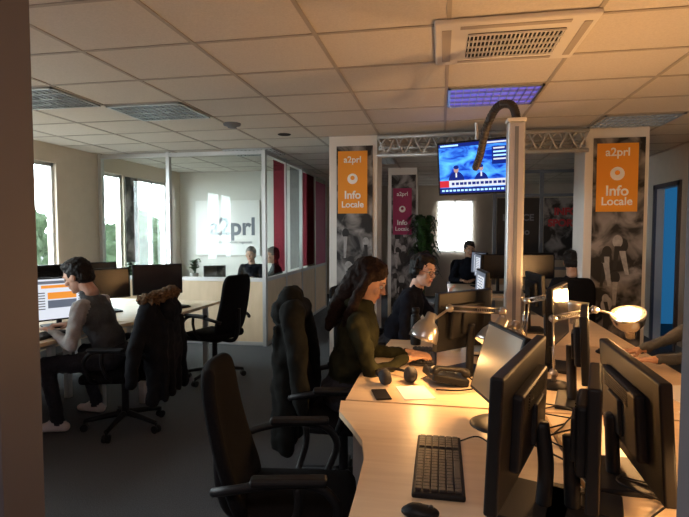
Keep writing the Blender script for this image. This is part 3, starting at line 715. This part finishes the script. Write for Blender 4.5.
for (x,y,r,s) in ((.25,1.32,.1,(.21,.3)),(1.18,2.72,.3,(.21,.3)),(1.12,2.3,-.2,(.21,.3)),(1.0,1.35,.1,(.21,.3)),(-.12,2.52,.3,(.15,.21))):
    box('paper_sheet',(x,y,.752),(s[0],s[1],.003),M['paper'],None,0,(0,0,r))
e=empty('desk_telephone',(.03,2.7,.762),math.radians(200)); bm=bmesh.new(); bcube(bm,(0,0,.03),(.2,.18,.04),bev=.01,R=Matrix.Rotation(-.22,3,'Y')); bcube(bm,(-.05,0,.012),(.06,.16,.024),bev=.004)
bcube(bm,(.07,-.02,.062),(.05,.09,.012),bev=.003,R=Matrix.Rotation(-.5,3,'Y'))
mesh_obj('body',bm,M['black'],e)
bm=bmesh.new()
for i in range(4):
    for j in range(3): bcube(bm,(-.06+i*.024,-.045+j*.024,.045+i*.005),(.015,.017,.008),bev=.002)
mesh_obj('keypad',bm,M['grey'],e)
blob('handset',[C((-.08,.065,.075),(.08,.065,.095),.014,.014),E((-.085,.065,.06),(.026,.024,.024)),E((.085,.065,.08),(.026,.024,.024))],.006,[M['black']],e)
tube('cord',[(-.09,.065,.05),(-.13,.09,.01),(-.1,.15,.006),(0,.17,.006),(.1,.14,.006)],.004,M['black'],e)
e=empty('headphones',(-.22,2.66,.753),.5); bm=bmesh.new()
btube(bm,[(-.07,.0,.03),(-.085,.07,.035),(-.05,.14,.035),(0,.16,.035),(.05,.14,.035),(.085,.07,.035),(.07,0,.03)],.008,8)
mesh_obj('headband',bm,M['black'],e,True)
for s in (1,-1): lathe('ear_cup_%d'%(1 if s>0 else 2),[(0,-.03),(.032,-.028),(.042,-.015),(.042,.01),(.036,.02),(.018,.018),(0,.016)],M['blackm'],e,loc=(s*.07,-.01,.042),axis=(-s,0,.15))
lathe('thermos_bottle',[(0,0),(.034,0),(.036,.01),(.036,.19),(.03,.21),(.022,.215),(.022,.225),(.027,.228),(.027,.262),(.0,.266)],M['black'],loc=(-.17,3.62,.75))
lathe('coffee_mug',[(0,0),(.036,0),(.04,.01),(.04,.095),(.036,.095),(.035,.01),(0,.008)],M['white'],loc=(.1,3.5,.75))
e=empty('smartphone',(-.28,2.45,.755),.3); box('body',(0,0,0),(.075,.15,.008),M['black'],e,.003)
e=empty('paper_tray',(.3,3.48,.75)); 
for z in (.0,.07,.14): box('tray_%d'%int(z*100),(0,0,z+.01),(.24,.32,.006),M['black'],e,.002); box('papers_%d'%int(z*100),(0,0,z+.022),(.21,.29,.016),M['paper'],e,.001)
for i,(px,py) in enumerate(((-.11,-.15),(.11,-.15),(-.11,.15),(.11,.15))): cyl('post_%d'%i,(px,py,0),(px,py,.16),.004,M['black'],e)
bm=bmesh.new()
for i in range(9):
    x=.44+random.uniform(-.02,.14); y=1.25+random.uniform(0,.9)
    btube(bm,[(x,y,.755),(x+random.uniform(-.1,.15),y+.12,.757),(x+random.uniform(-.15,.15),y+.25,.775),(x+random.uniform(-.1,.1),y+.4,.757),(x+.05,y+.5,.757)],.0035,6)
btube(bm,[(.08,1.95,.756),(.15,2.0,.757),(.22,1.9,.757),(.3,1.98,.757)],.003,6)
btube(bm,[(-.1,2.75,.756),(-.02,2.85,.757),(.1,2.8,.757),(.2,2.9,.757)],.003,6)
mesh_obj('cable_bundle',bm,M['black'],None,True)

# lamps
task_lamp('added_uplight',(.36,2.80,.75),(.33,2.86,1.12),(.05,2.78,1.14),(-.07,2.70,1.04),(-.35,-.15,-1),7)
task_lamp('added_uplight',(.58,2.76,.75),(.60,2.90,1.08),(.82,2.94,1.13),(.98,2.90,1.07),(-.22,-.30,.9),34,'chrome',.085,.05)
task_lamp('added_uplight',(.38,2.56,.75),(.42,2.6,1.0),(.36,2.56,1.10),(.26,2.50,1.06),(-.55,-.35,-1),10)
task_lamp('added_uplight',(.56,1.18,.75),(.6,1.22,1.0),(.66,1.26,1.03),(.74,1.32,.98),(.15,.25,-1),6)
task_lamp('added_uplight',(.56,3.6,.75),(.58,3.62,1.08),(.72,3.58,1.12),(.86,3.5,1.04),(.1,.1,1),24,'steel',.075,.05)  # head flipped upward to share the ceiling uplight
task_lamp('added_uplight',(1.2,2.12,.75),(1.22,2.16,1.05),(1.15,2.1,1.1),(1.06,2.05,1.03),(.1,.0,1),20,'steel',.075,.05)  # extra lamp added out of view to spread the ceiling uplight

# chairs + people
office_chair('office_chair',(-.57,1.94),12,.46,.55)
office_chair('office_chair',(-.56,2.93),5,.47,.6,arms=True)
drape_coat('draped_parka',(-.54,2.93),5,M['coatg'],None,1.19,.19,.32,.085)
seated('seated_woman',-.57,2.95,0,15,handL=(-.20,3.16,.80),handR=(-.20,2.97,.80),seat=.51,top=M['olive'],leg=M['jeans'],hair=M['hairbr'],style='long',hp=24,hy=-4,hood=True,k=1.02,sx=-.04,
       feet=[(-.12,3.05,0),(-.16,2.85,0)])
office_chair('office_chair',(-.54,4.12),0,.47,.6)
seated('seated_man',-.38,4.1,-8,22,handL=(.06,4.1,.98),handR=(-.04,3.92,.80),seat=.53,top=M['navy'],skin=M['skinp'],hair=M['hairdk'],style='mess',hp=10,hy=-30,headset=True,glasses=True,
       handdir=[(.1,-.1,1),None],feet=[(-.0,4.2,0),(-.0,3.95,0)])
seated('seated_person',1.80,3.45,180,8,handL=(1.27,3.25,.80),handR=(1.25,3.50,.80),seat=.48,top=M['greycl'],hair=M['hairdk'],hp=10)
office_chair('office_chair',(1.9,3.45),180)
# far desks
desk('workstation_desk',[(.1,6.6),(1.7,6.6),(1.7,8.0),(.1,8.0)],.75,[(.2,6.7),(.2,7.9),(1.6,6.7),(1.6,7.9)])
for (x,y,yw,kd) in ((.5,7.0,185,'doc'),(.75,6.9,-80,'dark'),(.55,7.6,200,'doc'),(1.2,7.0,-95,'dark'),(1.35,7.5,-60,'dark')): monitor('computer_monitor',(x,y,.75),yw,.5,.32,.35,2,kd)
seated('seated_colleague',.42,8.45,-80,10,handL=(.5,8.1,.8),handR=(.3,8.1,.8),seat=.52,hair=M['hairdk'],hp=10,top=M['navy'])
office_chair('office_chair',(.42,8.6),-80)
seated('seated_colleague',1.42,5.95,80,14,handL=(1.35,6.4,.8),handR=(1.55,6.4,.8),seat=.46,hair=M['hairdk'],hp=20,top=M['navy'],style='mess')
office_chair('office_chair',(1.4,5.9),80)
e=empty('glass_partition_far',(0,9.6,0)); wp=e.location.copy(); bm=bmesh.new()
for x in (.95,1.75,2.55,XR-.03): bcube(bm,(x,9.6,CEIL/2),(.06,.06,CEIL))
for z in (.9,2.2,CEIL-.03): bcube(bm,(1.97,9.6,z),(2.05,.05,.05))
mesh_obj('frame',bm,M['grey'],e,wp=wp)
box('lower_panel',(1.97,9.6,.45),(2.0,.04,.86),M['beige'],e,0,wp=wp); box('glass',(1.97,9.6,1.55),(2.0,.01,1.3),M['glass'],e,0,wp=wp)
box('dark_panel',(1.35,9.56,1.6),(.72,.02,1.1),M['micd'],e,0,wp=wp); box('dark_panel_2',(2.15,9.56,1.6),(.72,.02,1.1),M['photo'],e,0,wp=wp)
text('sign_text_1','ESPACE',(1.35,9.54,1.75),.16,M['grey'],e,bold=.005,wp=wp); text('sign_text_2','studio',(1.35,9.54,1.5),.16,M['grey'],e,bold=.005,wp=wp)
text('sign_text_3','INFO',(2.15,9.54,1.85),.17,M['red'],e,bold=.008,wp=wp); text('sign_text_4','SPORTS',(2.15,9.54,1.65),.17,M['red'],e,bold=.008,wp=wp)

# ------------------------------------------------------------------ left side
desk('workstation_desk',[(-2.85,2.9),(-2.80,3.3),(-2.84,3.7),(-2.68,4.05),(-3.5,4.05),(-3.5,2.3),(-2.9,2.3)],.75,[(-2.92,2.75),(-2.92,3.95),(-3.42,2.6),(-3.42,3.95)])
desk('workstation_desk',[(-2.55,4.07),(-2.5,5.5),(-3.5,5.5),(-3.5,4.07)],.75,[(-2.65,4.15),(-2.65,5.42),(-3.42,4.15),(-3.42,5.42)])
desk('workstation_desk',[(-3.52,2.3),(-3.52,5.5),(-4.4,5.5),(-4.4,2.3)],.75,[(-4.3,2.6),(-4.3,5.4),(-3.6,2.6),(-3.6,5.4)])
monitor('computer_monitor',(-3.15,3.76,.75),-34,.52,.36,.24,3,'web')
monitor('computer_monitor',(-3.36,3.15,.75),0,.5,.33,.3,3,'doc')
monitor('computer_monitor',(-3.25,4.5,.75),-35,.46,.3,.29,3)
monitor('computer_monitor',(-3.05,5.1,.75),-50,.52,.33,.28,3)
monitor('computer_monitor',(-3.7,4.9,.75),-40,.5,.32,.31,3)
monitor('computer_monitor',(-3.9,4.4,.75),150,.5,.32,.31,3)
keyboard('computer_keyboard',(-2.96,3.32,.75),0); keyboard('computer_keyboard',(-2.75,4.8,.75),-20)
e=empty('paper_cup',(-2.85,3.95,.75)); lathe('cup',[(0,0),(.028,0),(.036,.09),(.033,.09),(.026,.005),(0,.005)],M['white'],e)
office_chair('office_chair',(-2.44,3.58),188,.46,.56)
drape_coat('draped_coat',(-2.46,3.58),188,M['coat'],M['fur'],1.07,.30,.31,.12)
seated('seated_man',-2.53,3.60,188,24,handL=(-2.90,3.36,.80),handR=(-2.93,3.60,.80),seat=.46,top=M['greycl'],slv=M['ltgrey'],leg=M['jeans'],shoe=M['shoe'],skin=M['skinp'],hair=M['hairdk'],hp=22,k=1.05,
       feet=[(-2.9,3.40,0),(-2.9,3.84,0)],style='short')
office_chair('office_chair',(-2.32,4.95),165,.49,.6)

# ------------------------------------------------------------------ exterior
wall_mesh('ground_outside',[(-40,XL-.2,-20,30,-3.2,-3.1)],M['asph'])
e=empty('building_outside',(-22,12,-3.1)); bm=bmesh.new(); bcube(bm,(0,0,2.2),(3,26,4.4)); mesh_obj('facade',bm,M['facade'],e)
bm=bmesh.new()
for i in range(11):
    for z in (1.2,3.3): bcube(bm,(1.51,-11+i*2.2,z),(.04,1.3,1.1))
mesh_obj('facade_windows',bm,M['facade2'],e)
for (x,y,z,r) in ((-9.5,9.5,1.0,1.3),(-10,13.2,.5,1.5),(-9.5,16.5,.9,1.5),(-8,5.8,.1,.9)):
    e=empty('tree_outside',(x,y,-3.1)); blob('crown',[E((random.uniform(-r,r)*.5,random.uniform(-r,r)*.5,3.1+z+random.uniform(-r,r)*.5),(r*.45,r*.45,r*.45)) for _ in range(11)],.10,[M['tree']],e,smooth=0,disp=.35,dscale=2.5)
    cyl('trunk',(0,0,0),(0,0,3.1+z),.12,M['dark'],e)

# ------------------------------------------------------------------ light
w=bpy.data.worlds.new('sky'); S.world=w; w.use_nodes=True; bg=w.node_tree.nodes['Background']
bg.inputs[0].default_value=(.88,.94,1,1); bg.inputs[1].default_value=22
for i,(y0,y1) in enumerate(wins):
    ld=bpy.data.lights.new('window_portal','AREA'); ld.shape='RECTANGLE'; ld.size=y1-y0; ld.size_y=W1-W0; ld.energy=1
    ld.cycles.is_portal=True
    o=bpy.data.objects.new('window_portal_%d'%i,ld); o.location=(XL-.16,(y0+y1)/2,(W0+W1)/2); o.rotation_euler=(0,-math.pi/2,0); COL.objects.link(o)
ld=bpy.data.lights.new('window_portal','AREA'); ld.shape='RECTANGLE'; ld.size=bx1-bx0; ld.size_y=bz1-bz0; ld.energy=1; ld.cycles.is_portal=True
o=bpy.data.objects.new('window_portal_back',ld); o.location=((bx0+bx1)/2,YB+.12,(bz0+bz1)/2); o.rotation_euler=(-math.pi/2,0,0); COL.objects.link(o)
# corridor ceiling light behind the doorway
e=empty('corridor_ceiling_light',(-.2,-.7,CEIL)); box('diffuser',(0,0,-.012),(.9,.4,.02),M['paper'],e,.004)
ld=bpy.data.lights.new('corridor_light','AREA'); ld.shape='RECTANGLE'; ld.size=.8; ld.size_y=.35; ld.energy=26; ld.color=(1,.85,.84)
o=bpy.data.objects.new('corridor_light',ld); o.location=(0,0,-.03); link(o,e)

# ------------------------------------------------------------------ camera
cd=bpy.data.cameras.new('camera'); cd.sensor_width=36; cd.lens=510/689*36; cd.clip_start=.02
co=bpy.data.objects.new('camera',cd); co.location=(0,0,CAMZ); co.rotation_euler=(math.radians(87),0,math.radians(10.7)); COL.objects.link(co); S.camera=co
S.view_settings.view_transform='Standard'; S.view_settings.look='None'; S.view_settings.exposure=0
print('DONE')
